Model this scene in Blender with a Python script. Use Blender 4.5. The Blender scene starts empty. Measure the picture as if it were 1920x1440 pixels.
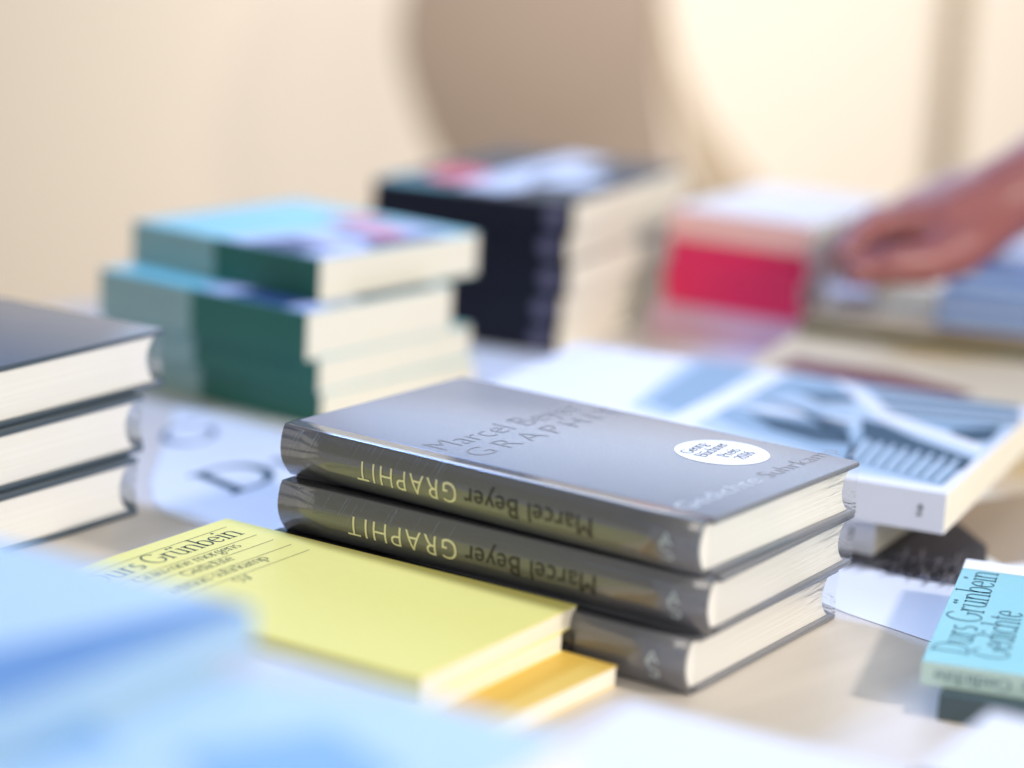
import bpy, bmesh, math, random
from mathutils import Vector, Matrix
random.seed(7)
scene = bpy.context.scene
C = scene.collection

# ------------------------------------------------------------------ camera, world, lamps, exposure
F_PX, PITCH, ROLL, CAM_H = 4530.6, 0.2308, 0.05255, 0.32748        # solved from the book corners (1920 px wide frame)
FW = Vector((0, math.cos(PITCH), -math.sin(PITCH)))
_up = Vector((0, math.sin(PITCH), math.cos(PITCH)))
_rt = Vector((1, 0, 0))
RT = math.cos(ROLL) * _rt + math.sin(ROLL) * _up
UP = -math.sin(ROLL) * _rt + math.cos(ROLL) * _up
EYE = Vector((0, 0, CAM_H))
cd = bpy.data.cameras.new('camera')
cam = bpy.data.objects.new('camera', cd); C.objects.link(cam)
cam.matrix_world = Matrix(((RT.x, UP.x, -FW.x, EYE.x), (RT.y, UP.y, -FW.y, EYE.y), (RT.z, UP.z, -FW.z, EYE.z), (0, 0, 0, 1)))
cd.sensor_width = 36.0
cd.lens = 36.0 * F_PX / 1920
cd.clip_start = 0.02; cd.clip_end = 60
cd.dof.use_dof = True
cd.dof.focus_distance = 1.015
cd.dof.aperture_fstop = 2.35
cd.dof.aperture_blades = 9
scene.camera = cam

world = bpy.data.worlds.new('World'); scene.world = world
world.use_nodes = True
bg = world.node_tree.nodes['Background']
bg.inputs[0].default_value = (1.0, 0.98, 0.88, 1); bg.inputs[1].default_value = 0.30

def area_lamp(name, loc, target, size, power, col, size_y=None, spread=180):
    l = bpy.data.lights.new(name, 'AREA'); l.energy = power; l.color = col
    l.shape = 'RECTANGLE'; l.size = size; l.size_y = size_y or size; l.spread = math.radians(spread)
    o = bpy.data.objects.new(name, l); C.objects.link(o)
    o.location = loc
    o.rotation_euler = (Vector(target) - Vector(loc)).to_track_quat('-Z', 'Y').to_euler()
    return o
area_lamp('cool_sheen_lamp', (0.90, 2.90, 1.02), (0.90, 0.0, 1.02), 2.5, 18, (0.30, 0.58, 1.0), 1.3)  # unseen lamp added for the cool sheen on the covers
area_lamp('cool_stage_lamp', (-0.62, 1.76, 1.26), (0.0, 0.95, 0.0), 0.30, 5.6, (0.27, 0.46, 1.0), spread=90)
area_lamp('warm_hall_lamp', (1.75, 0.16, 1.30), (0.05, 1.0, 0.0), 0.18, 8.6, (1.0, 0.92, 0.82), spread=90)
area_lamp('soft_fill_lamp', (0.90, -0.70, 1.05), (0.05, 1.1, 0.0), 1.2, 8.4, (1.0, 0.95, 0.88), spread=120)  # unseen fill added in front to brighten the page ends
area_lamp('wall_washer', (0.52, 1.55, 2.65), (0.10, 3.05, -0.15), 0.4, 17, (1.0, 0.95, 0.97), spread=58)

scene.view_settings.view_transform = 'Standard'
scene.view_settings.look = 'None'
scene.view_settings.exposure = -0.10
scene.view_settings.gamma = 1.0

# ------------------------------------------------------------------ helpers: pixels of the 1920 x 1440 photograph to points
def ray(u, v):
    return FW + RT * ((u - 960) / F_PX) - UP * ((v - 720) / F_PX)
def at_z(u, v, z=0.0):
    d = ray(u, v); return EYE + d * ((z - EYE.z) / d.z)
def at_depth(u, v, dep):
    return EYE + ray(u, v) * dep

# ------------------------------------------------------------------ helpers: materials
def srgb(r, g, b):
    f = lambda c: (c / 255 / 12.92) if c / 255 <= 0.04045 else ((c / 255 + 0.055) / 1.055) ** 2.4
    return (f(r), f(g), f(b))
MATS = {}
def mat(name, col, rough=0.55, spec=0.5, coat=0.0, coat_rough=0.08, var=0.06, scale=(60, 60, 60), bump=0.0, bscale=None, metallic=0.0, coat_ior=1.5):
    if name in MATS: return MATS[name]
    m = bpy.data.materials.new(name); m.use_nodes = True
    nt = m.node_tree; b = nt.nodes['Principled BSDF']
    tc = nt.nodes.new('ShaderNodeTexCoord'); mp = nt.nodes.new('ShaderNodeMapping')
    nt.links.new(tc.outputs['Object'], mp.inputs['Vector']); mp.inputs['Scale'].default_value = scale
    nz = nt.nodes.new('ShaderNodeTexNoise'); nz.inputs['Scale'].default_value = 1.0; nz.inputs['Detail'].default_value = 5.0
    nt.links.new(mp.outputs[0], nz.inputs['Vector'])
    mx = nt.nodes.new('ShaderNodeMix'); mx.data_type = 'RGBA'
    lo = [max(0, c * (1 - var)) for c in col]; hi = [min(1, c * (1 + var)) for c in col]
    mx.inputs[6].default_value = (*lo, 1); mx.inputs[7].default_value = (*hi, 1)
    nt.links.new(nz.outputs['Fac'], mx.inputs[0]); nt.links.new(mx.outputs[2], b.inputs['Base Color'])
    b.inputs['Roughness'].default_value = rough
    b.inputs['Specular IOR Level'].default_value = spec
    b.inputs['Coat Weight'].default_value = coat; b.inputs['Coat Roughness'].default_value = coat_rough
    b.inputs['Metallic'].default_value = metallic
    if bump:
        n2 = nz
        if bscale:
            m2 = nt.nodes.new('ShaderNodeMapping'); m2.inputs['Scale'].default_value = bscale
            nt.links.new(tc.outputs['Object'], m2.inputs['Vector'])
            n2 = nt.nodes.new('ShaderNodeTexNoise'); n2.inputs['Scale'].default_value = 1.0; n2.inputs['Detail'].default_value = 4
            nt.links.new(m2.outputs[0], n2.inputs['Vector'])
        bp = nt.nodes.new('ShaderNodeBump'); bp.inputs['Strength'].default_value = bump; bp.inputs['Distance'].default_value = 0.0006
        nt.links.new(n2.outputs['Fac'], bp.inputs['Height']); nt.links.new(bp.outputs[0], b.inputs['Normal'])
    b.inputs['Coat IOR'].default_value = coat_ior
    MATS[name] = m
    return m

def ink(name, col, rough=0.5):
    return mat(name, col, rough=rough, spec=0.3, var=0.05, scale=(200, 200, 200))

def pages_mat(name, col):
    return mat(name, col, rough=0.85, spec=0.15, var=0.20, scale=(5, 5, 1500), bump=0.6)

def film_mat():
    if 'shrink_film' in MATS: return MATS['shrink_film']
    m = bpy.data.materials.new('shrink_film'); m.use_nodes = True
    nt = m.node_tree; nt.nodes.remove(nt.nodes['Principled BSDF'])
    out = nt.nodes['Material Output']
    tr = nt.nodes.new('ShaderNodeBsdfTransparent'); gl = nt.nodes.new('ShaderNodeBsdfGlossy')
    gl.inputs['Roughness'].default_value = 0.12
    fr = nt.nodes.new('ShaderNodeFresnel'); fr.inputs['IOR'].default_value = 1.45
    tc = nt.nodes.new('ShaderNodeTexCoord'); mp = nt.nodes.new('ShaderNodeMapping')
    mp.inputs['Scale'].default_value = (90, 40, 260); mp.inputs['Rotation'].default_value = (0.5, 0, 0)
    nz = nt.nodes.new('ShaderNodeTexNoise'); nz.inputs['Scale'].default_value = 1; nz.inputs['Detail'].default_value = 4; nz.inputs['Distortion'].default_value = 1.2
    bp = nt.nodes.new('ShaderNodeBump'); bp.inputs['Distance'].default_value = 0.0016
    mx = nt.nodes.new('ShaderNodeMixShader')
    L = nt.links.new
    at = nt.nodes.new('ShaderNodeAttribute'); at.attribute_name = 'crumple'
    L(at.outputs['Fac'], bp.inputs['Strength'])
    L(tc.outputs['Object'], mp.inputs[0]); L(mp.outputs[0], nz.inputs['Vector']); L(nz.outputs['Fac'], bp.inputs['Height'])
    L(bp.outputs[0], gl.inputs['Normal']); L(bp.outputs[0], fr.inputs['Normal'])
    L(fr.outputs[0], mx.inputs[0]); L(tr.outputs[0], mx.inputs[1]); L(gl.outputs[0], mx.inputs[2]); L(mx.outputs[0], out.inputs['Surface'])
    MATS['shrink_film'] = m
    return m

# ------------------------------------------------------------------ helpers: objects
def tag(o, label=None, cat=None, group=None, kind=None):
    if label: o['label'] = label
    if cat: o['category'] = cat
    if group: o['group'] = group
    if kind: o['kind'] = kind
    return o
def thing(name, label, cat, loc, yaw=0.0, group=None, tilt=(0, 0)):
    o = bpy.data.objects.new(name, None); C.objects.link(o)
    o.empty_display_size = 0.02
    o.location = loc; o.rotation_euler = (tilt[0], tilt[1], yaw)
    return tag(o, label, cat, group)
def link_mesh(name, me, m, parent=None, smooth=False):
    o = bpy.data.objects.new(name, me); C.objects.link(o)
    if m:
        me.materials.clear(); me.materials.append(m)
    if smooth:
        for p in me.polygons: p.use_smooth = True
    if parent: o.parent = parent
    return o
def obj(name, bm, m, parent=None, smooth=False, recalc=True):
    if recalc: bmesh.ops.recalc_face_normals(bm, faces=bm.faces)
    me = bpy.data.meshes.new(name); bm.to_mesh(me); bm.free()
    return link_mesh(name, me, m, parent, smooth)
def box_bm(x0, x1, y0, y1, z0, z1, bev=0.0, seg=2):
    bm = bmesh.new()
    bmesh.ops.create_cube(bm, size=1)
    for v in bm.verts:
        v.co = Vector(((x0 + x1) / 2 + v.co.x * (x1 - x0), (y0 + y1) / 2 + v.co.y * (y1 - y0), (z0 + z1) / 2 + v.co.z * (z1 - z0)))
    if bev: bmesh.ops.bevel(bm, geom=list(bm.edges), offset=bev, segments=seg, profile=0.5, affect='EDGES')
    return bm
def extrude_profile(prof, xs, wob=None):
    """closed (y, z) profile swept along local x at the stations xs, capped"""
    bm = bmesh.new(); rings = []
    for x in xs:
        rings.append([bm.verts.new((x, y + (wob(x, y, z) if wob else 0), z)) for y, z in prof])
    n = len(prof)
    for a, b in zip(rings, rings[1:]):
        for i in range(n): bm.faces.new((a[i], a[(i + 1) % n], b[(i + 1) % n], b[i]))
    bm.faces.new(rings[0][::-1]); bm.faces.new(rings[-1])
    return bm
def frange(a, b, n): return [a + (b - a) * i / (n - 1) for i in range(n)]

# flat print: polygons laid on a plane given by origin O and unit axes E (text direction) and U (up)
def print_poly(name, polys, m, parent, z):
    bm = bmesh.new()
    for p in polys:
        bm.faces.new([bm.verts.new((q[0], q[1], z)) for q in p])
    me = bpy.data.meshes.new(name); bm.to_mesh(me); bm.free()
    return link_mesh(name, me, m, parent)

# sans lettering: Blender's built-in font, turned to a mesh and cut fine enough to follow a round spine
def sans(text, size, spacing=1.0, thin=0.0):
    cu = bpy.data.curves.new('lettering', 'FONT'); cu.body = text; cu.size = size; cu.space_character = spacing; cu.resolution_u = 4; cu.offset = -thin * size
    o = bpy.data.objects.new('lettering', cu); C.objects.link(o)
    dg = bpy.context.evaluated_depsgraph_get(); dg.update()
    me = bpy.data.meshes.new_from_object(o.evaluated_get(dg))
    bpy.data.objects.remove(o); bpy.data.curves.remove(cu)
    bm = bmesh.new(); bm.from_mesh(me); bpy.data.meshes.remove(me)
    for _ in range(4):
        long = [e for e in bm.edges if e.calc_length() > 0.0016]
        if not long: break
        bmesh.ops.subdivide_edges(bm, edges=long, cuts=1)
        bmesh.ops.triangulate(bm, faces=bm.faces)
    return bm

# serif lettering: pen strokes with thick stems and thin joins, hairline serifs
def arc(cx, cy, rx, ry, a0, a1, n=14):
    return [(cx + rx * math.cos(math.radians(a0 + (a1 - a0) * i / n)), cy + ry * math.sin(math.radians(a0 + (a1 - a0) * i / n))) for i in range(n + 1)]
XH = 0.46
def _bowl(cx, r=0.2): return arc(cx, XH / 2, r, XH / 2, 0, 360, 24)
def _arch(x0, x1, h=XH): return [(x0, h - 0.14)] + arc((x0 + x1) / 2, h - 0.15, (x1 - x0) / 2, 0.15, 180, 0) + [(x1, 0)]
GLY = {  # advance, strokes, serifs (x, y, half width)
 'a': (.46, [[(.06, .37)] + arc(.2, .33, .14, .13, 150, 0) + [(.34, 0.0), (.42, 0.0)], [(.34, .27)] + arc(.19, .13, .14, .13, 90, 360) ], []),
 'b': (.52, [[(.1, .74), (.1, 0)], arc(.27, .23, .19, .23, 170, -170, 22)], [(.06, .73, .06)]),
 'c': (.44, [arc(.25, .23, .19, .23, 40, 320, 20)], []),
 'd': (.54, [[(.42, .74), (.42, 0), (.5, 0)], arc(.25, .23, .19, .23, 10, 350, 22)], [(.38, .73, .06)]),
 'e': (.46, [[(.07, .25), (.41, .25)] + arc(.24, .23, .18, .23, 10, 320, 22)], []),
 'g': (.48, [_bowl(.22, .16)[:], [(.3, .42), (.44, .46)], [(.14, .05), (.1, -.02), (.36, -.06)] + arc(.24, -.15, .18, .1, 40, -220, 18)], []),
 'h': (.56, [[(.1, .74), (.1, 0)], _arch(.1, .44)], [(.06, .73, .06), (.1, 0, .1), (.44, 0, .1)]),
 'i': (.26, [[(.13, XH), (.13, 0)], arc(.13, .64, .03, .03, 0, 360, 8)], [(.09, XH - .01, .06), (.13, 0, .1)]),
 'k': (.52, [[(.1, .74), (.1, 0)], [(.42, XH), (.12, .2)], [(.2, .27), (.46, 0)]], [(.06, .73, .06), (.1, 0, .1), (.4, XH, .08), (.45, 0, .09)]),
 'm': (.84, [[(.1, XH), (.1, 0)], _arch(.1, .42), _arch(.42, .74)], [(.06, XH - .01, .06), (.1, 0, .1), (.42, 0, .09), (.74, 0, .1)]),
 'n': (.56, [[(.1, XH), (.1, 0)], _arch(.1, .44)], [(.06, XH - .01, .06), (.1, 0, .1), (.44, 0, .1)]),
 'o': (.5, [arc(.25, .23, .2, .23, 0, 360, 26)], []),
 'p': (.54, [[(.1, XH), (.1, -.24)], arc(.28, .23, .2, .23, 170, -170, 22)], [(.06, XH - .01, .06), (.1, -.24, .1)]),
 'r': (.38, [[(.1, XH), (.1, 0)], [(.1, .3)] + arc(.24, .32, .13, .13, 150, 50, 8)], [(.06, XH - .01, .06), (.1, 0, .1)]),
 's': (.38, [arc(.19, .345, .12, .115, 40, 270, 12) + arc(.19, .115, .13, .115, 90, -140, 12)], []),
 't': (.32, [[(.13, .6), (.13, .1)] + arc(.21, .09, .08, .09, 180, 300, 8)], [(.15, XH, .13)]),
 'u': (.56, [[(.1, XH), (.1, .14)] + arc(.26, .14, .16, .14, 180, 340, 10) + [(.42, .12)], [(.42, XH), (.42, 0), (.5, 0)]], [(.06, XH - .01, .06), (.38, XH - .01, .06)]),
 'z': (.44, [[(.06, .44), (.38, .44), (.05, .02), (.39, .02)]], []),
 'D': (.74, [[(.14, .7), (.14, 0)], [(.14, .69)] + arc(.3, .35, .36, .345, 90, -90, 20) + [(.14, .01)]], [(.1, .7, .08), (.1, 0, .08)]),
 'G': (.76, [arc(.38, .35, .32, .36, 42, 325, 24) + [(.64, .3)]], [(.62, .3, .11)]),
 'B': (.64, [[(.14, .7), (.14, 0)], [(.14, .69)] + arc(.32, .53, .2, .16, 90, -90, 12) + [(.14, .37)], [(.3, .37)] + arc(.34, .19, .22, .18, 90, -90, 12) + [(.14, .01)]], [(.1, .7, .08), (.1, 0, .08)]),
 'P': (.58, [[(.14, .7), (.14, 0)], [(.14, .69)] + arc(.3, .51, .2, .18, 90, -90, 12) + [(.14, .33)]], [(.1, .7, .08), (.14, 0, .11)]),
 'S': (.54, [arc(.27, .52, .18, .18, 35, 270, 14) + arc(.27, .17, .2, .17, 90, -145, 14)], []),
 'V': (.68, [[(.08, .7), (.34, 0)], [(.34, 0), (.6, .7)]], [(.08, .7, .1), (.6, .7, .09)]),
 '0': (.5, [arc(.25, .33, .19, .34, 0, 360, 26)], []),
 '1': (.4, [[(.1, .58), (.21, .67), (.21, 0)]], [(.21, 0, .11)]),
 '2': (.48, [arc(.23, .48, .17, .18, 160, -30, 14) + [(.06, .02), (.43, .02)]], []),
 '6': (.5, [[(.4, .66)] + arc(.36, .24, .29, .4, 105, 180, 8) , arc(.25, .21, .18, .21, 0, 360, 22)], []),
 '-': (.32, [[(.05, .22), (.27, .22)]], []),
 ' ': (.26, [], []),
}
def serif(text, size, thick=0.085, thin=0.032, xs=1.0):
    bm = bmesh.new(); pen = 0.0
    def stroke(pts):
        vs = []
        for i, p in enumerate(pts):
            a = pts[max(0, i - 1)]; b = pts[min(len(pts) - 1, i + 1)]
            d = Vector((b[0] - a[0], b[1] - a[1])); 
            if d.length < 1e-6: d = Vector((1, 0))
            d.normalize(); w = thin + (thick - thin) * abs(d.y) ** 1.5
            n = Vector((-d.y, d.x)) * w / 2
            vs.append((bm.verts.new(((pen + p[0] + n.x) * size * xs, (p[1] + n.y) * size, 0)), bm.verts.new(((pen + p[0] - n.x) * size * xs, (p[1] - n.y) * size, 0))))
        for (a, b), (c, d) in zip(vs, vs[1:]): bm.faces.new((a, b, d, c))
    for ch in text:
        um = ch == 'ü'
        adv, st, se = GLY['u' if um else ch]
        for s in st: stroke(s)
        if um:
            stroke(arc(.17, .64, .03, .03, 0, 360, 8)); stroke(arc(.35, .64, .03, .03, 0, 360, 8))
        for x, y, h in se: stroke([(x - h, y), (x + h, y)])
        pen += adv
    return bm, pen * size * xs
def place_text(name, bm, O, E, U, m, parent):
    """lay flat text (x = along, y = up) on the plane through O with axes E, U (book-local)"""
    O, E, U = Vector(O), Vector(E), Vector(U)
    for v in bm.verts: v.co = O + E * v.co.x + U * v.co.y
    me = bpy.data.meshes.new(name); bm.to_mesh(me); bm.free()
    return link_mesh(name, me, m, parent)
def width(bm):
    xs = [v.co.x for v in bm.verts]; return max(xs) - min(xs)
def local(root_loc, yaw, P):
    d = P - Vector(root_loc); c, s = math.cos(yaw), math.sin(yaw)
    return Vector((c * d.x + s * d.y, -s * d.x + c * d.y, d.z))

# ------------------------------------------------------------------ the setting: wall, floor, table
wall_m = mat('painted_plaster', srgb(245, 236, 219), rough=0.9, spec=0.2, var=0.025, scale=(2, 2, 2), bump=0.1)
floor_m = mat('oak_floor', srgb(128, 104, 78), rough=0.5, var=0.15, scale=(3, 30, 3))
tag(obj('wall', box_bm(-4, 4, 3.05, 3.2, -0.75, 2.2), wall_m), 'cream painted wall behind the book table', kind='structure')
tag(obj('floor', box_bm(-4, 4, -1.5, 3.05, -0.80, -0.75), floor_m), 'wooden floor under the book table', kind='structure')

wood = mat('birch_tabletop', srgb(220, 212, 203), rough=0.42, spec=0.4, var=0.13, scale=(45, 3, 45), bump=0.12)
tb = thing('table', 'pale birch table carrying all the book stacks', 'table', (0, 0, 0), -0.80)
obj('tabletop', box_bm(-1.32, 0.10, -0.35, 1.75, -0.03, 0.0, 0.003), wood, tb)
for sx, sy in ((-1.24, -0.27), (0.02, -0.27), (-1.24, 1.67), (0.02, 1.67)):
    obj('leg', box_bm(sx - .025, sx + .025, sy - .025, sy + .025, -0.75, -0.03, 0.003), wood, tb)

# ------------------------------------------------------------------ books
cream = pages_mat('cream_pages', srgb(242, 238, 232))
white_pages = pages_mat('white_pages', srgb(238, 234, 224))
peach_pages = pages_mat('ivory_pages', srgb(248, 235, 218))

def spine_prof(T, back=0.0065, bulge=0.0042, th=0.0013, n=12):
    """outer line of a rounded spine, from the bottom joint over the back to the top joint, as (y, z)"""
    pts = []
    for i in range(n + 1):
        t = i / n
        z = T * t
        y = 0.0050 * (1 - t) ** 2.6 - bulge * math.sin(math.pi * (0.04 + 0.90 * t)) ** 0.9 * (1 - 0.35 * t)
        pts.append((y, z))
    if n == 12:                                                     # small round crease where the back meets the board
        y0, r = pts[-1][0], 0.0010
        pts = [p for p in pts if p[1] < T - r] + [(y0 + r - r * math.cos(a * math.pi / 12), T - r + r * math.sin(a * math.pi / 12)) for a in range(7)]
    return pts

def hardcover(name, label, group, o, yaw, L, W, T, cover_m, page_m, tilt=(0, 0), wrap=True, spine_m=None):
    r = thing(name, label, 'book', o, yaw, group, tilt)
    bt = 0.0026
    for z0 in (0.0, T - bt):
        bm = box_bm(-L, 0, 0.0087, W, z0, z0 + bt, 0.0009, 3)
        obj('cover_board', bm, cover_m, r, True)
    outer = spine_prof(T)
    inner = [(y + 0.0016, 0.0012 + (T - 0.0024) * z / T) for y, z in outer]
    prof = [(0.0085, 0.0)] + outer + [(0.0085, T), (0.0085, T - 0.0015)] + inner[::-1] + [(0.0085, 0.0015)]
    sp = obj('spine', extrude_profile(prof, frange(-L + 0.0004, -0.0008, 9)), spine_m or cover_m, r, False)
    for p in sp.data.polygons: p.use_smooth = len(p.vertices) == 4 and abs(p.normal.x) < .5
    # page block: rounded at the back, hollow at the fore edge
    zs = frange(bt + 0.0001, T - bt - 0.0001, 11)
    fore = [(W - 0.0045 - 0.006 * math.sin(math.pi * i / 10) ** 0.8, z) for i, z in enumerate(zs)]
    back = [(0.0052 - 0.003 * math.sin(math.pi * i / 10), z) for i, z in enumerate(zs)]
    pb = obj('page_block', extrude_profile(fore + back[::-1], [-L + 0.003, -0.0022]), page_m, r)
    if wrap:
        bm = bmesh.new()
        ny, nz_ = 26, 7
        rnd = random.Random(len(label))
        def sheet(fn, nu, nv):
            g = [[bm.verts.new(fn(i / (nu - 1), j / (nv - 1))) for j in range(nv)] for i in range(nu)]
            for i in range(nu - 1):
                for j in range(nv - 1): bm.faces.new((g[i][j], g[i + 1][j], g[i + 1][j + 1], g[i][j + 1]))
        if wrap != 'fore': sheet(lambda a, b: (0.0006 - 0.0010 * math.sin(math.pi * b) * a + rnd.uniform(-1, 1) * 0.0005 * a ** 5, 0.004 + (W - 0.002) * a * 0.985, 0.0006 + (T - 0.0012) * b), ny, nz_)
        sheet(lambda a, b: (-L * a, W + 0.0002 - 0.0022 * math.sin(math.pi * b) + rnd.uniform(-1, 1) * 0.0003, 0.0006 + (T - 0.0012) * b), ny, nz_)
        lay = bm.verts.layers.float.new('crumple')
        for v in bm.verts: v[lay] = (0.55 if v.co.x > -0.01 else 0.10) * max(0.04, min(1, (v.co.y / W - 0.66) / 0.32)) ** 1.6
        obj('shrink_wrap', bm, film_mat(), r, True, False)
    return r

def paperback(name, label, group, o, yaw, L, W, T, cover_m, page_m, spine_m=None, tilt=(0, 0), ct=0.0004, front_m=None):
    r = thing(name, label, 'book', o, yaw, group, tilt)
    obj('page_block', box_bm(-L + 0.0006, -0.0004, ct, W - 0.0006, ct, T - ct, 0.0), page_m, r)
    obj('back_cover', box_bm(-L, 0, 0, W, 0, ct, 0.00012, 1), cover_m, r)
    obj('front_cover', box_bm(-L, 0, 0, W, T - ct, T, 0.00012, 1), front_m or cover_m, r)
    obj('spine', box_bm(-L, 0, -ct, 0, 0.0, T, 0.00015, 2), spine_m or cover_m, r)
    return r

# ---- the wrapped grey hardcovers in focus
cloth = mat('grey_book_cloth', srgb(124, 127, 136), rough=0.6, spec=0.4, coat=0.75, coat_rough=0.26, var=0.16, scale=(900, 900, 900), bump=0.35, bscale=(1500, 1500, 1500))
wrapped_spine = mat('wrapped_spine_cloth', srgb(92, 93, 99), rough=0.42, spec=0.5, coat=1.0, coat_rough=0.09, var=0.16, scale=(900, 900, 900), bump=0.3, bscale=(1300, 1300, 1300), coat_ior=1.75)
title_ink = ink('cream_foil', srgb(236, 232, 196), 0.4)
author_ink = ink('dark_grey_foil', srgb(58, 56, 54), 0.45)
cover_ink = ink('blue_grey_print', srgb(84, 86, 94), 0.3)
brown_ink = ink('brown_grey_print', srgb(136, 126, 124), 0.4)
glare_ink = ink('foil_glare_tone', srgb(222, 230, 238), 0.25)  # foil lettering with its white glare put into a pale colour
white_paper = mat('sticker_paper', srgb(246, 246, 246), rough=0.5, var=0.01)
navy_ink = ink('navy_ink', srgb(62, 74, 96))

TG = 0.02338
GREY = [((0.0735, 0.8790, 0.0), -0.5789, 'bottom grey hardcover of the wrapped stack of three, resting on the table'),
        ((0.0805, 0.8822, TG), -0.5640, 'middle grey hardcover of the wrapped stack of three, under the one with the sticker'),
        ((0.0757, 0.8814, 2 * TG), -0.6051, 'top grey hardcover in shrink wrap with a white oval prize sticker on its cover')]
def spine_map(bm, x0, tz, T, parent, name, m):
    """wrap flat text on the rounded spine, upside down and read from right to left as it lies"""
    prof = spine_prof(T, n=60)
    def y_at(z):
        k = max(0, min(59, int(z / T * 60))); f = z / T * 60 - k
        return prof[k][0] * (1 - f) + prof[min(60, k + 1)][0] * f
    for v in bm.verts:
        z = tz - v.co.y; x = x0 - v.co.x
        v.co = Vector((x, y_at(z) - 0.00022, z))
    me = bpy.data.meshes.new(name); bm.to_mesh(me); bm.free()
    return link_mesh(name, me, m, parent)
def stroke_mesh(paths, w):
    bm = bmesh.new()
    for pts in paths:
        vs = []
        for i, p in enumerate(pts):
            a = pts[max(0, i - 1)]; b = pts[min(len(pts) - 1, i + 1)]
            d = Vector((b[0] - a[0], b[1] - a[1])); d.normalize(); n = Vector((-d.y, d.x)) * w / 2
            vs.append((bm.verts.new((p[0] + n.x, p[1] + n.y, 0)), bm.verts.new((p[0] - n.x, p[1] - n.y, 0))))
        for (a, b), (c, d) in zip(vs, vs[1:]): bm.faces.new((a, b, d, c))
    return bm
for i, (o, yaw, label) in enumerate(GREY):
    L, W = 0.209, 0.128
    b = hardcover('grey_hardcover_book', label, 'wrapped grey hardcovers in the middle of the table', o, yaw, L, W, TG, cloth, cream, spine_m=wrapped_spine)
    def on(u, v, axis, val):                                   # photograph pixel to this book's own plane
        d = ray(u, v); lo = local(o, yaw, EYE); ld = local((0, 0, 0), yaw, d)
        t = (val - lo[axis]) / ld[axis]; return lo + ld * t
    pxs = [((820, 900), (660, 880)), ((846, 1008), (656, 990)), ((835, 1120), (665, 1100))][i]
    gR, gL = on(*pxs[0], 1, -0.003).x + 0.0035, on(*pxs[1], 1, -0.003).x - 0.001
    t = sans('GRAPHIT', 0.0128, 1.2, 0.008); k = (gR - gL) / width(t)
    for v in t.verts: v.co.x *= k
    spine_map(t, gR, TG * 0.68, TG, b, 'title_lettering', title_ink)
    t = sans('Marcel Beyer', 0.0124, 1.05)
    k = 0.062 / width(t)
    for v in t.verts: v.co.x *= k
    spine_map(t, gR + 0.004 + 0.062, TG * 0.66, TG, b, 'author_lettering', author_ink)
    s = stroke_mesh([[(0.0055 * p[0], 0.0030 + 0.0046 * p[1]) for p in arc(.5, 1.32, .40, .36, 20, 270, 14) + arc(.5, .52, .46, .44, 90, -150, 14)],
                     [(0.0012 + 0.0022 * q / 8, 0.0046 - 0.0044 * q / 8) for q in range(9)] + [(0.0034 + 0.0026 * q / 8, 0.0002 + 0.0050 * q / 8) for q in range(1, 9)]], 0.0009)
    spine_map(s, -0.0115, TG * 0.72, TG, b, 'publisher_mark', ink('dull_silver_foil', srgb(186, 198, 204), 0.35))
    crease = mat('film_crease', srgb(150, 166, 190), rough=0.25, spec=0.6)
    if i:
        bm = bmesh.new(); rc = random.Random(40 + i)
        for k in range(22 if i == 2 else 14):
            x = rc.uniform(0.0, 0.085); ln = rc.uniform(0.25, 0.55) * TG; y1 = -0.30 * TG + rc.uniform(-.04, .04) * TG; w_ = rc.uniform(.00004, .00011); n = 6
            vs = []
            for q in range(n + 1):
                f = q / n; ww = w_ * (1 - f * .8)
                px_, py_ = x + f * ln * rc.uniform(.42, .5), y1 - f * ln * .0 + 0
                px_ = x + f * ln * .45; py_ = y1 + 0.0 - f * 0 + 0
                vs.append((bm.verts.new((px_ - ww, y1 + f * ln, 0)), bm.verts.new((px_ + ww, y1 + f * ln, 0))))
            for (a_, b_), (c_, d_) in zip(vs, vs[1:]): bm.faces.new((a_, b_, d_, c_))
        tag(spine_map(bm, -0.115, TG * 0.66, TG, b, 'wrap_creases', crease), kind='stuff')
    if i == 2:
        zt = TG + 0.00012
        def cover_text(txt, u, v, size, m, name, spacing=1.0, u2=None, v2=None, thin=0.020):
            p = on(u, v, 2, TG); bm = sans(txt, size, spacing, thin)
            if u2:
                q = on(u2, v2, 2, TG); k = (q.y - p.y) / width(bm)
                for w_ in bm.verts: w_.co.x *= k
            place_text(name, bm, (p.x, p.y, zt), (0, 1, 0), (-1, 0, 0), m, b)
        cover_text('Marcel Beyer', 832, 846, 0.0195, cover_ink, 'author_lettering', 1.0, 1085, 765)
        cover_text('GRAPHIT', 900, 858, 0.0172, cover_ink, 'title_lettering', 1.35, 1165, 772)
        cover_text('Gedichte', 1288, 958, 0.0125, glare_ink, 'genre_lettering', 1.0, 1425, 902)
        cover_text('Suhrkamp', 1446, 897, 0.0125, brown_ink, 'publisher_lettering', 1.0, 1592, 852)
        c0, c1 = on(1265, 847, 2, TG), on(1442, 850, 2, TG)
        ctr = (c0 + c1) / 2; R = 0.0203
        st = print_poly('sticker', [[(ctr.x + R * math.cos(a * math.pi / 32), ctr.y + R * math.sin(a * math.pi / 32)) for a in range(64)]], white_paper, b, zt)
        for txt, dx, dy in (('Georg-', -.0082, -.0125), ('Büchner-', -.0008, -.0128), ('Preis', .0062, -.0060), ('2016', .0128, -.0040)):
            bm, w_ = serif(txt, 0.0074, 0.09, 0.045)
            place_text('lettering', bm, (ctr.x + dx, ctr.y + dy, zt + 0.0001), (-.14, .99, 0), (-.99, -.14, 0), navy_ink, st)

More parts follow.
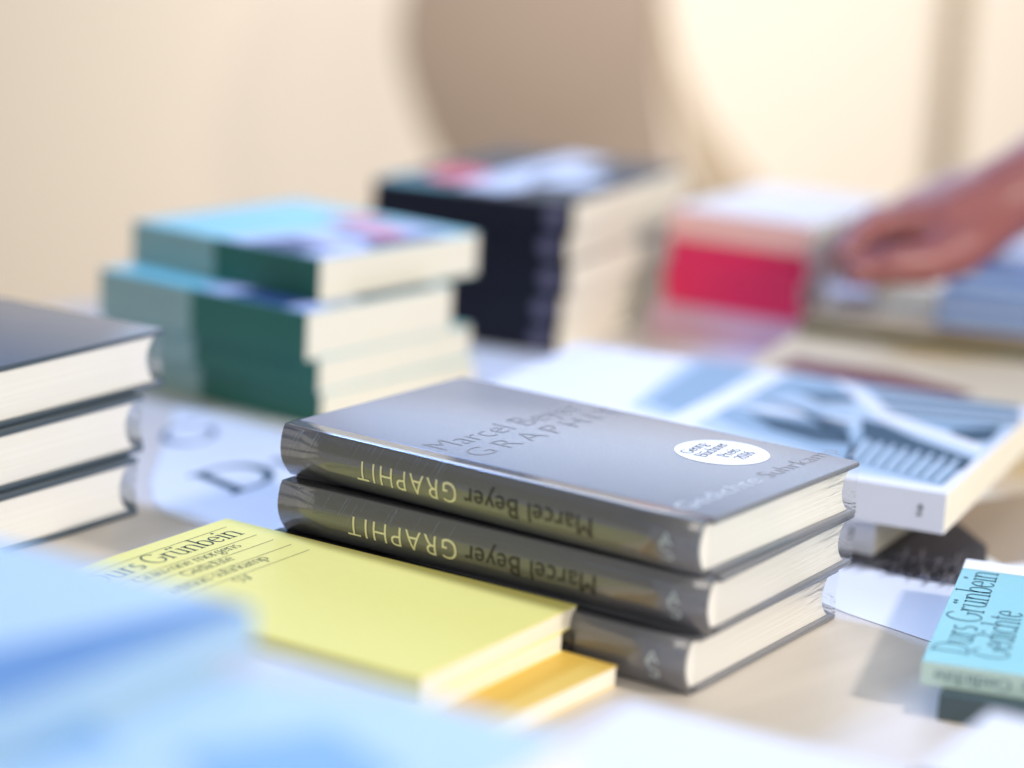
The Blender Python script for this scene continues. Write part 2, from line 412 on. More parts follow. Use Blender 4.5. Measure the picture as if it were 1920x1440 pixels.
# ---- the three yellow paperbacks beside them
yel = mat('yellow_card', srgb(243, 233, 134), rough=0.5, spec=0.3, var=0.03, scale=(300, 300, 300))
shaded_yel = mat('shaded_yellow_card', srgb(234, 198, 96), rough=0.5, spec=0.3, var=0.03, scale=(300, 300, 300))  # yellow card with the ledge's warm shade put into its colour
black_ink = ink('green_black_ink', srgb(34, 62, 60))
YEL = [((-0.0143, 0.8002, 0.0), -0.600, 'lowest of the three yellow paperbacks, warm shade put into its colour, its end sticking out'),
       ((-0.0335, 0.8110, 0.0085), -0.575, 'middle yellow paperback squeezed between the other two'),
       ((-0.0267, 0.8182, 0.0170), -0.5572, 'top yellow paperback with ruled lines and black serif print')]
for i, (o, yaw, label) in enumerate(YEL):
    b = paperback('yellow_paperback', label, 'yellow paperbacks beside the grey stack', o, yaw, 0.1775, 0.108, 0.0084, yel if i else shaded_yel, peach_pages)
    if i == 2:
        T = 0.0084
        def on(u, v):
            d = ray(u, v); lo = local(o, yaw, EYE); ld = local((0, 0, 0), yaw, d)
            return lo + ld * ((T - lo.z) / ld.z)
        for (u0, v0, u1, v1) in ((425, 988, 180, 1052), (481, 1003, 230, 1070), (513, 1012, 262, 1084), (546, 1021, 300, 1096), (580, 1031, 340, 1112)):
            a, c = on(u0, v0), on(u1, v1)
            w_ = 0.00016
            print_poly('ruled_line', [[(a.x - w_, 0.004), (a.x + w_, 0.004), (a.x + w_, a.y), (a.x - w_, a.y)]], black_ink, b, T + 0.0001)
        for txt, x, yend, size, sx in (('Durs Grünbein', -.1575, .0955, .0155, .92), ('Grauzone morgens', -.1470, .0808, .0080, 1), ('Gedichte', -.1377, .0650, .0080, 1), ('edition suhrkamp', -.1278, .0750, .0080, 1), ('SV', -.1165, .0515, .0080, 1)):
            bm, w_ = serif(txt, size, 0.08, 0.032, sx)
            place_text('lettering', bm, (x, yend - w_, T + 0.0001), (0, 1, 0), (-1, 0, 0), black_ink, b)

# ---- the cyan paperback at the right edge, on a dark teal book
cyan = mat('cyan_card', srgb(126, 198, 204), rough=0.35, spec=0.5, var=0.03)
cyan_spine = mat('pale_aqua_card', srgb(196, 222, 216), rough=0.4, var=0.03)
teal_dark = mat('dark_teal_card', srgb(70, 88, 94), rough=0.5, var=0.05)
slate_ink = ink('slate_ink', srgb(66, 116, 130))
oT, yT = (0.345, 0.8271, 0.0106), -0.2876
paperback('teal_paperback', 'dark teal paperback lying under the cyan one', None, (0.3485, 0.8136 - .004, 0), -0.33, 0.19, 0.125, 0.0105, teal_dark, cream)
b = paperback('cyan_paperback', 'cyan paperback with a white top band and slim dark lettering', None, oT, yT, 0.19, 0.1432, 0.0095, cyan, white_pages, cyan_spine)
def on(u, v, axis=2, val=0.0095, o=oT, yaw=yT):
    d = ray(u, v); lo = local(o, yaw, EYE); ld = local((0, 0, 0), yaw, d)
    return lo + ld * ((val - lo[axis]) / ld[axis])
print_poly('white_band', [[(-0.19, 0.1432 - 0.0145), (0, 0.1432 - 0.0145), (0, 0.1432), (-0.19, 0.1432)]], white_paper, b, 0.00962)
for txt, u0, v0, u1, v1, size in (('Durs Grünbein', 1813, 1229, 1876, 1076, 0.0195), ('Gedichte', 1888, 1239, 1921, 1150, 0.0195)):
    p, q = on(u0, v0), on(u1, v1); bm, w_ = serif(txt, size, 0.075, 0.035); k = (q.y - p.y) / w_
    for v in bm.verts: v.co.x *= k
    place_text('lettering', bm, (p.x, p.y, 0.00965), (0, 1, 0), (-1, 0, 0), slate_ink, b)
bm, w_ = serif('Durs Grünbein  Gedichte', 0.0062, 0.08, 0.04)
for v in bm.verts: v.co = Vector((-0.185 + w_ * 1.25 - v.co.x * 1.25, -0.0006, 0.0066 - v.co.y))
me = bpy.data.meshes.new('spine_lettering'); bm.to_mesh(me); bm.free(); link_mesh('spine_lettering', me, slate_ink, b)

# ---- paperbacks with a photograph of winding stairs on the cover
glossy_white = mat('glossy_white_card', srgb(236, 238, 248), rough=0.45, spec=0.5, var=0.01)
PH = [((0.1723, 1.0803, 0.0), -0.480, 'lower stair-photo paperback, mostly hidden, with only its spine end showing'),
      ((0.2001, 1.0600, 0.0186), -0.405, 'upper white paperback with a blue and grey photograph of winding stairs')]
s_dark = ink('photo_dark_blue', srgb(58, 86, 106), .7); s_mid = ink('photo_mid_blue', srgb(150, 178, 200), .7)
s_light = ink('photo_light_blue', srgb(190, 210, 228), .7); s_white = ink('photo_white', srgb(240, 244, 250), .6)
for i, (o, yaw, label) in enumerate(PH):
    L, W, T = (0.262 if i else 0.215), 0.196, 0.0192 if i else 0.0184
    b = paperback('stair_photo_paperback', label, 'white paperbacks with a stair photograph', o, yaw, L, W, T, glossy_white, peach_pages)
    mk = [[(-0.0135, 0.0072), (-0.0105, 0.0072), (-0.0115, 0.0095)], [(-0.0128, 0.0100), (-0.0102, 0.0100), (-0.0110, 0.0125), (-0.0122, 0.0125)]]
    bm = bmesh.new()
    for p in mk: bm.faces.new([bm.verts.new((x, -0.0006, z)) for x, z in p])
    me = bpy.data.meshes.new('publisher_mark'); bm.to_mesh(me); bm.free(); link_mesh('publisher_mark', me, black_ink, b)
    if i:
        def on(u, v):
            d = ray(u, v); lo = local(o, yaw, EYE); ld = local((0, 0, 0), yaw, d)
            p = lo + ld * ((T - lo.z) / ld.z); return (min(-.0008, max(-L + .0008, p.x)), min(W - .0008, max(.0008, p.y)))
        Pm = lambda pts: [on(*p) for p in pts]
        pr = lambda name, polys, m, k: print_poly(name, [Pm(p) for p in polys], m, b, T + 0.00010 + 0.00006 * k)
        pr('photo_wall', [[(1180, 760), (1330, 655), (1920, 758), (1920, 800), (1765, 912), (1590, 885)]], s_light, 0)
        pr('photo_shade', [[(1215, 752), (1340, 668), (1440, 676), (1290, 780)]], s_mid, 1)
        pr('photo_shade', [[(1355, 752), (1480, 706), (1600, 716), (1606, 745), (1470, 742)]], s_mid, 1)
        pr('photo_shade', [[(1320, 770), (1440, 752), (1596, 776), (1604, 872), (1480, 830), (1380, 800)]], s_mid, 1)
        pr('photo_shade', [[(1632, 702), (1720, 700), (1920, 738), (1920, 790), (1800, 830), (1690, 780), (1640, 745)]], s_mid, 1)
        pr('photo_shade', [[(1584, 866), (1606, 806), (1700, 838), (1812, 872), (1766, 912)]], s_mid, 1)
        pr('photo_dark_wall', [[(1490, 736), (1602, 744), (1602, 756), (1540, 756)]], s_dark, 2)
        pr('photo_dark_wall', [[(1400, 776), (1480, 788), (1590, 808), (1594, 834), (1530, 828), (1450, 806)]], s_dark, 2)
        pr('photo_dark_wall', [[(1612, 784), (1660, 796), (1720, 824), (1826, 862), (1806, 882), (1700, 852), (1620, 826)]], s_dark, 2)
        pr('photo_dark_wall', [[(1780, 806), (1880, 800), (1856, 828), (1800, 832)]], s_dark, 2)
        pr('photo_handrail', [[(1604, 684), (1618, 684), (1624, 736), (1676, 778), (1756, 806), (1842, 836), (1836, 850), (1740, 818), (1655, 790), (1612, 752)]], s_white, 3)
        pr('photo_handrail', [[(1235, 792), (1290, 804), (1505, 688), (1462, 680)]], s_white, 3)
        pr('photo_handrail', [[(1380, 762), (1440, 764), (1600, 788), (1600, 794), (1440, 774)]], s_white, 3)
        for k in range(9):
            f = k / 8; x = 1588 + 178 * f; y = 860 + 46 * f
            pr('photo_stair_tread', [[(x, y), (x + 3, y + 1), (x + 34 + 14 * f, y - 38 - 4 * f), (x + 30 + 14 * f, y - 39 - 4 * f)]], s_dark, 4)
            if k < 8: pr('photo_stair_riser', [[(x + 5, y + 1), (x + 13, y + 3), (x + 45 + 14 * f, y - 34 - 4 * f), (x + 36 + 14 * f, y - 36 - 4 * f)]], s_light, 4)
        for k in range(11):
            pr('photo_ceiling_line', [[(1636 + 2 * k, 706 + 7 * k), (1915, 738 + 6 * k), (1915, 740 + 6 * k), (1636 + 2 * k, 708.4 + 7 * k)]], s_dark if k % 3 else s_white, 5)
        for k in range(7):
            pr('photo_wall_line', [[(1420 + 12 * k, 745 + 3 * k), (1422 + 12 * k, 745 + 3 * k), (1590, 796 + 6 * k), (1588, 799 + 6 * k)]], s_dark, 5)

# ---- dark blue hardcovers at the left edge
navy = mat('slate_book_cloth', srgb(66, 80, 92), rough=0.5, spec=0.4, coat=0.6, coat_rough=0.1, var=0.14, scale=(800, 800, 800), bump=0.3)
TD = 0.0277
for i, (o, yaw, label) in enumerate([((-0.2405, 0.978, 0.0), -0.565, 'bottom slate hardcover of the left stack, lying on the table'),
                                     ((-0.2450, 0.9765, TD), -0.548, 'middle slate hardcover of the left stack'),
                                     ((-0.2439, 0.9857, 2 * TD), -0.5391, 'top slate hardcover of the left stack, its wide cover in view')]):
    hardcover('slate_hardcover_book', label, 'slate hardcovers at the left edge', o, yaw, 0.209, (0.128, 0.141, 0.153)[i], TD, navy, cream, wrap='fore')

# ---- thick green paperbacks behind
green = mat('deep_green_card', srgb(38, 108, 92), rough=0.4, var=0.05)
aqua = mat('aqua_card', srgb(128, 206, 216), rough=0.4, var=0.04)
grey_aqua = mat('grey_aqua_card', srgb(150, 182, 178), rough=0.45, var=0.05)
pink_ink = ink('pink_ink', srgb(238, 120, 140)); lilac_ink = ink('lilac_ink', srgb(200, 206, 236)); navy_blue = ink('navy_blue_ink', srgb(44, 66, 112)); teal_ink = ink('teal_ink', srgb(48, 134, 146))
Zg = [0, 0.0200, 0.0398, 0.0664, 0.0908]
GR = [((-0.1020, 1.2635, Zg[0]), -0.6362, 0.160, 0.135), ((-0.1036, 1.2600, Zg[1]), -0.62, 0.162, 0.135), ((-0.1098, 1.2514, Zg[2]), -0.6405, 0.157, 0.1231), ((-0.1062, 1.2789, Zg[3]), -0.6519, 0.1443, 0.1360)]
GL = ['lowest green and grey paperback of its stack, resting on the table', 'second green and grey paperback from the bottom of its stack',
      'green paperback pushed out to the left, just under the topmost', 'topmost green paperback with a pale aqua cover and pink and navy art']
for i, (o, yaw, L, W) in enumerate(GR):
    T = Zg[i + 1] - Zg[i] - 0.0004
    b = paperback('green_paperback', GL[i], 'thick green paperbacks stacked behind', o, yaw, L, W, T, aqua, peach_pages, green)
    sx = -L * (0.56, 0.56, 0.545, 0.55)[i]
    obj('grey_spine_panel', box_bm(-L, sx, -0.0009, -0.0005, 0.0002, T - 0.0002), grey_aqua, b)
    z = T + 0.0002
    print_poly('cover_art', [[(sx * .98, .002), (-.002, .002), (-.002, .118), (sx * .55, .125), (sx * .80, .06)]], lilac_ink, b, z)
    for p in ([(sx * .72, .002), (sx * .22, .001), (sx * .18, .030), (sx * .66, .036)], [(-.026, .060), (-.002, .045), (-.002, .112), (-.018, .112)], [(sx * .62, .060), (sx * .40, .062), (sx * .36, .074), (sx * .60, .074)]):
        print_poly('cover_art', [p], navy_blue, b, z + .0001)
    for p in ([(-.044, .078), (-.022, .074), (-.018, .096), (-.038, .102)], [(sx * 1.05, .090), (sx * .72, .092), (sx * .66, .120), (sx * .98, .122)]):
        print_poly('cover_art', [p], pink_ink, b, z + .0002)

# ---- black paperbacks in the centre back
blk = mat('black_card', srgb(26, 29, 44), rough=0.5, spec=0.22, var=0.06)
TB = 0.0198
lavender = ink('lavender_ink', srgb(112, 110, 140)); red_ink = ink('red_ink', srgb(236, 84, 110)); ice = ink('ice_ink', srgb(206, 218, 240))
BK = [(0.0275, 1.474), (0.0285, 1.471), (0.0315, 1.467), (0.0300, 1.469), (0.0325, 1.463)]
ordn = ['lowest', 'second lowest', 'middle', 'second from the top', 'topmost']
for i, (x, y) in enumerate(BK):
    lab = ('topmost black paperback with red and pale blue cover art' if i == 4 else '%s black paperback of the tall stack behind the green books' % ordn[i])
    b = paperback('black_paperback', lab, 'black paperbacks in the centre back', (x, y, TB * i), -0.41 + .004 * (i % 2), 0.138, 0.20, TB - 0.0003, blk, peach_pages)
    bm = bmesh.new()
    bmesh.ops.create_circle(bm, cap_ends=True, radius=0.0062, segments=24, matrix=Matrix.Translation((-0.0125, -0.0006, TB / 2)) @ Matrix.Rotation(math.pi / 2, 4, 'X'))
    obj('publisher_mark', bm, lavender, b)
    if i == 4:
        z = TB
        print_poly('cover_art', [[(-.128, .050), (-.106, .030), (-.086, .05), (-.090, .080), (-.122, .09)]], red_ink, b, z)
        for p in ([(-.088, .012), (-.055, .010), (-.048, .04), (-.065, .085), (-.050, .19), (-.085, .198), (-.088, .10)], [(-.055, .055), (-.02, .07), (-.018, .11), (-.055, .125)]):
            print_poly('cover_art', [p], ice, b, z + .0001)
        print_poly('cover_art', [[(-.138, .0), (-.078, .0), (-.09, .014), (-.138, .040)]], teal_ink, b, z + .0002)

# ---- crimson booklets
crim = mat('crimson_card', srgb(236, 34, 96), rough=0.4, var=0.04)
blush = mat('blush_card', srgb(252, 196, 184), rough=0.4, var=0.03); lilac_pink = mat('lilac_pink_card', srgb(228, 184, 202), rough=0.4, var=0.03); offw = mat('off_white_card', srgb(206, 208, 216), rough=0.35, var=0.02)
oR, aR = (0.1830, 1.508), -0.52
paperback('blush_paperback', 'blush pink paperback under the crimson booklets', None, (oR[0] - .004, oR[1] - .004, 0), aR, 0.104, 0.14, 0.0225, lilac_pink, peach_pages)
for i in range(5):
    paperback('crimson_booklet', '%s crimson booklet of the five in the pile by the hand' % ['lowest', 'second lowest', 'middle', 'second highest', 'highest'][i], 'crimson booklets at the back',
              (oR[0] + random.uniform(-.0035, .0035), oR[1] + random.uniform(-.003, .003), 0.0228 + i * 0.0086), aR + random.uniform(-.02, .02), 0.098, 0.14, 0.0084, crim, cream)
paperback('white_paperback', 'off-white paperback on top of the crimson booklets', None, (oR[0] + .001, oR[1], 0.0660), aR, 0.100, 0.145, 0.0190, offw, white_pages, blush)

# ---- books at the right behind the stair-photo paperback
tan = mat('tan_card', srgb(176, 152, 112), rough=0.5, var=0.1, scale=(20, 20, 20)); olive = mat('olive_card', srgb(108, 104, 84), rough=0.5, var=0.06)
buff = mat('buff_card', srgb(220, 204, 172), rough=0.5, var=0.05); maroon_ink = ink('maroon_ink', srgb(120, 62, 70))
pB = at_z(1990, 800, 0.030)
b = paperback('buff_paperback', 'buff paperback with a maroon picture, behind the stair-photo book', None, (pB.x, pB.y, 0.0), -0.36, 0.185, 0.21, 0.030, buff, cream)
print_poly('cover_picture', [[(-.172, .05), (-.07, .012), (-.055, .05), (-.10, .075), (-.165, .085)]], maroon_ink, b, 0.0302)
pT = at_z(1985, 655, 0.040)
paperback('tan_paperback', 'tan paperback with a dark olive spine lying on the buff one', None, (pT.x, pT.y, 0.0303), -0.34, 0.155, 0.15, 0.0095, tan, cream, olive)
magm = mat('pale_blue_magazine', srgb(104, 146, 224), rough=0.3, var=0.05); magp = pages_mat('bluish_pages', srgb(206, 216, 236))
icy = mat('icy_magazine', srgb(184, 208, 244), rough=0.3, var=0.04)
for i in range(7):
    p = at_z(2085, 645, 0.044)
    paperback('blue_magazine', '%s pale blue magazine of the pile under the wrist' % ['lowest', 'second lowest', 'third lowest', 'middle', 'third highest', 'second highest', 'highest'][i], 'pale blue magazines at the right edge',
              (p.x + random.uniform(-.003, .003), p.y + .02 + random.uniform(-.004, .004), 0.0400 + i * 0.0056), -0.30 + random.uniform(-.05, .05), 0.098, 0.11, 0.0054, (magm, icy)[i % 2], magp)
pC = at_z(1578, 640, 0)
paperback('cream_paperback', 'cream paperback with its page edges turned to the front, under the fingers', None, (pC.x, pC.y, 0), 0.42, 0.062, 0.09, 0.030, mat('mauve_card', srgb(166, 146, 160), rough=.4), peach_pages, peach_pages)
pL = at_z(1640, 612, 0.0302)
paperback('lilac_booklet', 'small lilac booklet lying on the cream paperback near the thumb', None, (pL.x, pL.y, 0.0303), 0.10, 0.026, 0.05, 0.020, mat('lilac_card', srgb(214, 218, 242), rough=.4), white_pages)

# ---- sheets of printed paper lying on the table
sheet_m = mat('poster_paper', srgb(236, 240, 246), rough=0.4, var=0.015, scale=(20, 20, 20))
def sheet(name, label, pts, z=0.0001, m=None):
    P = [at_z(u, v, 0) for u, v in pts]; c = sum(P, Vector()) / len(P)
    bm = bmesh.new(); f = bm.faces.new([bm.verts.new((p.x - c.x, p.y - c.y, 0)) for p in P])
    r = bmesh.ops.extrude_face_region(bm, geom=[f])
    for v in r['geom']:
        if isinstance(v, bmesh.types.BMVert): v.co.z += z
    root = thing(name, label, 'poster', (c.x, c.y, 0.0001 + 0.0003 * len(name) / 20))
    obj('paper', bm, m or sheet_m, root)
    return root, c
ds, dc = sheet('lettered_sheet', 'white sheet with a big dark letter D, lying left of the grey books',
               [(283, 905), (288, 940), (310, 966), (350, 980), (420, 990), (760, 1040), (900, 860), (560, 770), (330, 765)])
def flat_letter(ch, p0, p1, pw, m, root, c, thick, thin):
    """big letter whose stem runs from p0 (foot) to p1 (head) and whose width reaches towards pw, on the sheet"""
    a, h, w_ = at_z(*p0), at_z(*p1), at_z(*pw)
    bm, adv = serif(ch, 1.0, thick, thin)
    U = (h - a) / 0.7; E = (w_ - a); E = E - U * (E.dot(U) / U.dot(U)) if False else E / 0.6
    for v in bm.verts:
        q = a - c + E * (v.co.x - .14) + U * v.co.y; v.co = Vector((q.x, q.y, 0.00025))
    me = bpy.data.meshes.new('printed_letter'); bm.to_mesh(me); bm.free(); link_mesh('printed_letter', me, m, root)
big_ink = ink('petrol_ink', srgb(20, 74, 92)); grey_ink = ink('grey_petrol_ink', srgb(96, 116, 138))
flat_letter('D', (452, 922), (372, 890), (545, 893), big_ink, ds, dc, 0.12, 0.05)
flat_letter('G', (350, 838), (300, 812), (425, 812), grey_ink, ds, dc, 0.10, 0.05)
flat_letter('u', (565, 880), (500, 852), (640, 850), grey_ink, ds, dc, 0.10, 0.05)
sheet('plain_sheet', 'blank white sheet under the black and green stacks', [(600, 800), (845, 640), (1480, 660), (1560, 740), (1250, 900), (820, 850)])
hs, hc = sheet('hair_poster', 'white poster with a dark feathery hair picture, right of the grey books', [(1440, 1090), (1590, 1152), (1780, 1216), (2050, 1060), (2100, 960), (1700, 900), (1500, 960)])
hair = ink('soft_black_ink', srgb(58, 56, 64)); taupe = ink('taupe_ink', srgb(172, 156, 140))
def hp(pts, z): return [(at_z(u, v).x - hc.x, at_z(u, v).y - hc.y) for u, v in pts]
print_poly('printed_face', [hp([(1700, 960), (1960, 920), (2040, 960), (1990, 1050), (1880, 1060), (1790, 1010)], 0)], taupe, hs, 0.00022)
print_poly('printed_hair', [hp([(1540, 1000), (1600, 1010), (1660, 990), (1740, 965), (1800, 985), (1850, 1025), (1850, 1080), (1790, 1100), (1700, 1085), (1620, 1062), (1550, 1050)], 0)], hair, hs, 0.00030)
hair_grey = ink('soft_grey_ink', srgb(132, 138, 156))
for name, n, m, z in (('printed_strands', 260, hair, 0.00042), ('printed_strands', 170, hair_grey, 0.00036)):
    strands = []
    for k in range(n):
        f = random.random(); u = 1540 + 320 * f; v = 1040 + 46 * f + random.uniform(-22, 8)
        du = random.uniform(-52, 6); dv = random.uniform(3, 22) * (0.6 + .6 * f) * (1.2 if m is hair_grey else 1); w_ = random.uniform(1, 4)
        strands.append(hp([(u - w_, v), (u + w_, v), (u + w_ * .5 + du * .55, v + dv * .6), (u + du, v + dv)], 0))
    tag(print_poly(name, strands, m, hs, z), kind='stuff')
light_ink = ink('light_hair_ink', srgb(150, 150, 162))
strands = []
for k in range(16):
    u = random.uniform(1690, 1850); v = random.uniform(1030, 1085); du = random.uniform(-20, -4); dv = random.uniform(14, 36)
    strands.append(hp([(u, v), (u + 2.5, v), (u + 2 + du, v + dv)], 0))
tag(print_poly('printed_strands', strands, light_ink, hs, 0.00050), kind='stuff')

# ---- out of focus books in the foreground
pale = mat('white_glossy_cover', srgb(186, 220, 246), rough=0.4, var=0.02, scale=(12, 12, 12))
sky_card = mat('sky_blue_card', srgb(116, 162, 204), rough=0.45, var=0.1, scale=(20, 20, 20))
cover_blue = ink('soft_blue_ink', srgb(150, 184, 226))
def corner_book(name, label, u, v, ztop, T, yaw, L, W, cover, page, group=None, spine=None, left=False):
    """book whose far corner (right one, or left one) stands at pixel u, v on the height ztop"""
    p = at_z(u, v, ztop); c, s = math.cos(yaw), math.sin(yaw)
    o = Vector((p.x + s * W, p.y - c * W, ztop - T))
    if left: o += Vector((c * L, s * L, 0))
    return paperback(name, label, group, tuple(o), yaw, L, W, T, cover, page, spine)
FG = 'white paperbacks blurred in the foreground'
top_px = at_z(1080, 1388, 0.0885)
for i, z in enumerate((0.0295, 0.059, 0.0885)):
    yaw = -0.56 + (.03, -.02, 0)[i]; c, s_ = math.cos(yaw), math.sin(yaw); L, W = 0.21, 0.20
    o = (top_px.x + s_ * W - (.012, .006, 0)[i], top_px.y - c * W - (.004, .006, 0)[i], z - 0.029)
    b = paperback('white_front_paperback', ('lowest white paperback of the foreground pile', 'second white paperback of the foreground pile', 'topmost blurred white paperback filling the lower left foreground')[i], FG, o, yaw, L, W, 0.029, pale, white_pages)
    if i == 2:
        print_poly('cover_tint', [[(-.20, .196), (-.205, .12), (-.13, .168), (-.05, .194)]], ink('lavender_white_tint', srgb(214, 222, 244)), b, 0.0292)
        print_poly('cover_tint', [[(-.135, .10), (-.105, .088), (-.09, .12), (-.12, .135)]], ink('soft_sky_tint', srgb(140, 190, 240)), b, 0.0294)
        print_poly('cover_tint', [[(-.075, .125), (-.03, .10), (-.02, .15), (-.055, .165)]], ink('soft_sky_tint', srgb(140, 190, 240)), b, 0.0294)
b = corner_book('blue_edged_book', 'pale blue book with a deep blue edge, at the lower left on white paperbacks', 482, 1142, 0.101, 0.0120, -0.56, 0.20, 0.26, pale, mat('sky_pages', srgb(164, 196, 226), rough=.6), None, sky_card)
print_poly('cover_band', [[(-.030, .06), (-.001, .02), (-.001, .2595), (-.012, .2595), (-.034, .18)]], ink('denim_blue_ink', srgb(98, 148, 204)), b, 0.0122)
print_poly('cover_shade', [[(-.2, .200), (-.10, .222), (-.115, .2595), (-.2, .2595)]], ink('grey_blue_ink', srgb(124, 156, 196)), b, 0.0122)
print_poly('cover_shade', [[(-.095, .14), (-.05, .12), (-.045, .165), (-.085, .185)]], ink('slate_blue_ink', srgb(116, 152, 196)), b, 0.0122)
leaf_paper = mat('white_leaflet_paper', srgb(232, 236, 246), rough=0.45, var=0.02, scale=(14, 14, 14))
corner_book('white_leaflet_pile', 'blurred white leaflet pile in the middle of the bottom edge', 1185, 1316, 0.050, 0.050, -0.52, 0.13, 0.14, leaf_paper, white_pages, left=True)
corner_book('white_brochure', 'blurred white brochure at the lower right corner', 1858, 1332, 0.050, 0.050, -0.52, 0.13, 0.14, leaf_paper, white_pages, left=True)

# ------------------------------------------------------------------ the person's hand reaching in at the right
skin = mat('skin', srgb(158, 96, 96), rough=0.38, spec=0.6, var=0.08, scale=(70, 70, 70), bump=0.25)
_b = skin.node_tree.nodes['Principled BSDF']; _b.inputs['Subsurface Weight'].default_value = 0.5; _b.inputs['Subsurface Radius'].default_value = (1.0, 0.35, 0.2); _b.inputs['Subsurface Scale'].default_value = 0.006
def capsule(bm, a, b, ra, rb, seg=14, rings=5):
    a, b = Vector(a), Vector(b); d = b - a; ln = d.length; q = d.to_track_quat('Z', 'Y').to_matrix().to_4x4()
    rows = [(-ra * math.cos(t * math.pi / 2 / rings), ra * math.sin(t * math.pi / 2 / rings)) for t in range(rings + 1)]
    rows += [(ln + rb * math.sin(t * math.pi / 2 / rings), rb * math.cos(t * math.pi / 2 / rings)) for t in range(rings + 1)]
    prev = None
    for z, r in rows:
        ring = [bm.verts.new(a + (q @ Vector((max(r, 1e-4) * math.cos(2 * math.pi * k / seg), max(r, 1e-4) * math.sin(2 * math.pi * k / seg), z)))) for k in range(seg)]
        if prev:
            for k in range(seg): bm.faces.new((prev[k], prev[(k + 1) % seg], ring[(k + 1) % seg], ring[k]))
        else: bm.faces.new(ring[::-1])
        prev = ring
    bm.faces.new(prev)
def chain(bm, pts):
    for (a, ra), (b, rb) in zip(pts, pts[1:]): capsule(bm, a, b, ra, rb)
A = at_depth
bm = bmesh.new()
chain(bm, [(A(2300, 180, 1.60), .044), (A(2080, 262, 1.55), .035), (A(1935, 346, 1.50), .0275), (A(1872, 380, 1.49), .0270)])           # forearm to wrist
for k, (du, dv, dd) in enumerate(((0, 0, 0), (-8, 22, -.012), (6, -14, .014), (14, -22, .028))):                                             # metacarpals
    chain(bm, [(A(1872, 382, 1.49), .0255), (A(1775 + du, 404 + dv, 1.475 + dd), .0205), (A(1706 + du, 404 + dv * .6, 1.47 + dd), .0132)])
chain(bm, [(A(1706, 410, 1.462), .0112), (A(1648, 422, 1.45), .0090), (A(1610, 446, 1.44), .0080), (A(1584, 474, 1.436), .0066)])            # index
chain(bm, [(A(1704, 402, 1.482), .0110), (A(1640, 414, 1.478), .0090), (A(1598, 440, 1.466), .0080), (A(1572, 470, 1.456), .0066)])          # middle
chain(bm, [(A(1712, 396, 1.500), .0105), (A(1660, 412, 1.505), .0086), (A(1640, 450, 1.500), .0078), (A(1650, 484, 1.490), .0064)])          # ring, bent in
chain(bm, [(A(1724, 392, 1.520), .0092), (A(1690, 410, 1.526), .0076), (A(1680, 446, 1.520), .0068), (A(1694, 474, 1.512), .0056)])          # little, bent in
chain(bm, [(A(1868, 410, 1.48), .019), (A(1800, 462, 1.455), .0185), (A(1738, 494, 1.438), .0134), (A(1674, 498, 1.428), .0116), (A(1606, 510, 1.426), .0088)])  # thumb
person = thing('person', 'bare hand and wrist of a person reaching in from the right to pinch a booklet', 'person', tuple(A(1880, 384, 1.49)))
for v in bm.verts: v.co -= person.location
me = bpy.data.meshes.new('hand'); bm.to_mesh(me); bm.free()
tmp = bpy.data.objects.new('hand', me); C.objects.link(tmp)
rm = tmp.modifiers.new('r', 'REMESH'); rm.mode = 'VOXEL'; rm.voxel_size = 0.0016
sm = tmp.modifiers.new('s', 'SMOOTH'); sm.iterations = 6; sm.factor = 0.5
dg = bpy.context.evaluated_depsgraph_get(); dg.update()
me2 = bpy.data.meshes.new_from_object(tmp.evaluated_get(dg)); bpy.data.objects.remove(tmp)
link_mesh('hand', me2, skin, person, True)
nail = mat('fingernail', srgb(206, 150, 140), rough=0.25)
def nail_at(p, r):
    bm = bmesh.new(); bmesh.ops.create_uvsphere(bm, u_segments=10, v_segments=6, radius=1, matrix=Matrix.Translation(p - person.location) @ Matrix.Diagonal((r, r, r * .4, 1)))
    obj('fingernail', bm, nail, person, True)
nail_at(A(1586, 466, 1.430), .0048); nail_at(A(1616, 500, 1.420), .0055)

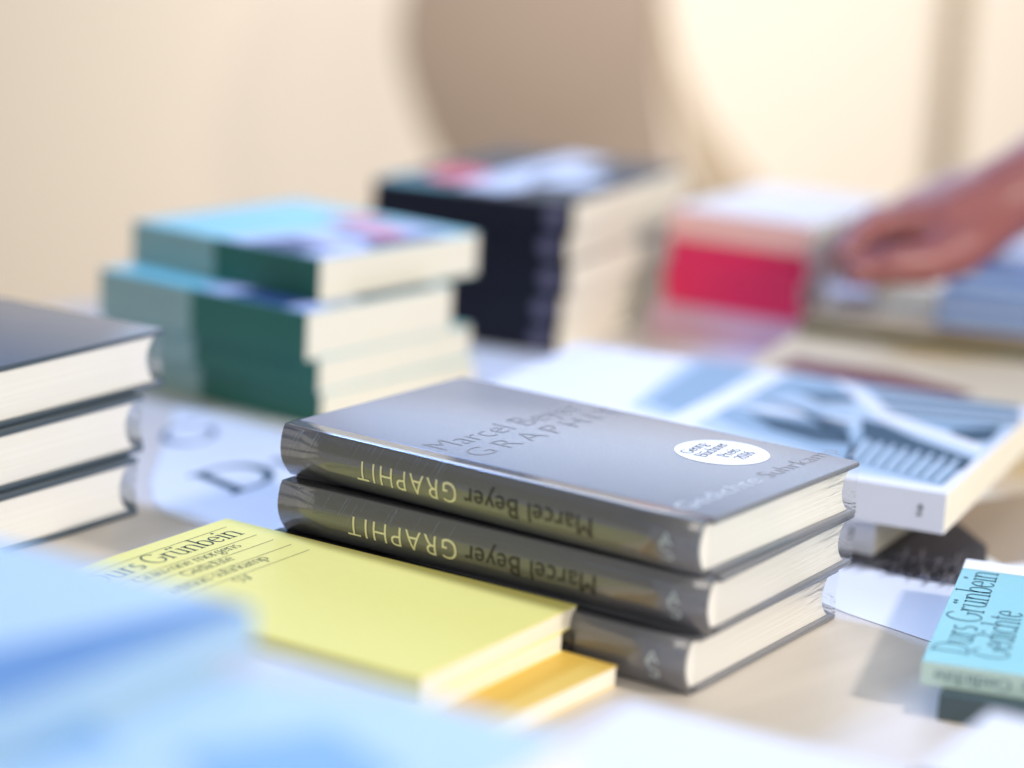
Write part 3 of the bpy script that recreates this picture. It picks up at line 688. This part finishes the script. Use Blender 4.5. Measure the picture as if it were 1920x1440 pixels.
# ------------------------------------------------------------------ solids set for the brown shadow and the dark streak behind the table
brown = mat('tan_stand_in', srgb(146, 131, 116), rough=0.9, spec=0.2, var=0.05, scale=(40, 40, 40), bump=0.3)  # tone of the wall shadow, given to a solid
brown2 = mat('beige_stand_in', srgb(176, 160, 136), rough=0.9, spec=0.2, var=0.05, scale=(40, 40, 40))
def slab(name, pts, dep, th, m, parent, bev=0.012):
    P = [A(u, v, dep) for u, v in pts]
    bm = bmesh.new(); f = bm.faces.new([bm.verts.new(p - parent.location) for p in P])
    r = bmesh.ops.extrude_face_region(bm, geom=[f])
    for v in r['geom']:
        if isinstance(v, bmesh.types.BMVert): v.co.y += th
    bmesh.ops.bevel(bm, geom=[e for e in bm.edges], offset=bev, segments=3, profile=.5, affect='EDGES')
    return obj(name, bm, m, parent, True)
base = A(1050, 600, 2.7)
ch = thing('shadow_stand_in', 'brown rounded solid standing in for a soft wall shadow, behind the black books', 'shadow_stand_in', (base.x, base.y, -0.75))  # solid traced to stand in for a soft brown shadow on the wall
bpy.context.view_layer.update()
slab('shadow_slab', [(800, -160), (768, -60), (750, 30), (748, 90), (764, 160), (792, 240), (838, 330), (900, 420), (1330, 440), (1262, 300), (1238, 100), (1232, -160)], 2.70, 0.05, brown, ch, 0.004)
slab('shadow_fringe_slab', [(1236, -160), (1240, 80), (1262, 210), (1320, 420), (1480, 420), (1398, 320), (1322, 220), (1276, 120), (1252, 20), (1246, -160)], 2.73, 0.04, brown2, ch, 0.003)  # lighter outer part of the shadow, as a second slab
for sx in (-.12, .16):
    for sy in (0.0, 0.3):
        obj('leg', box_bm(sx - .015, sx + .015, sy + .02, sy + .05, 0, 0.55, .003), brown2, ch)
obj('base_block', box_bm(-.2, .24, 0.0, .36, .50, .56, .012), brown, ch)  # block and legs added below the stand-in shape
pl = A(1776, 300, 3.01)
po = thing('tan_pole', 'thin tan pole standing in front of the cream wall at the upper right', 'coat stand', (pl.x, pl.y, -0.75))  # plain pole set where a narrow dark streak crosses the wall
bm = bmesh.new(); bmesh.ops.create_cone(bm, cap_ends=True, segments=20, radius1=.012, radius2=.012, depth=1.6, matrix=Matrix.Translation((0, 0, .8)))
obj('pole', bm, brown2, po, True)
bm = bmesh.new(); bmesh.ops.create_cone(bm, cap_ends=True, segments=32, radius1=.14, radius2=.13, depth=.02, matrix=Matrix.Translation((0, 0, .01)))
obj('base', bm, brown2, po)
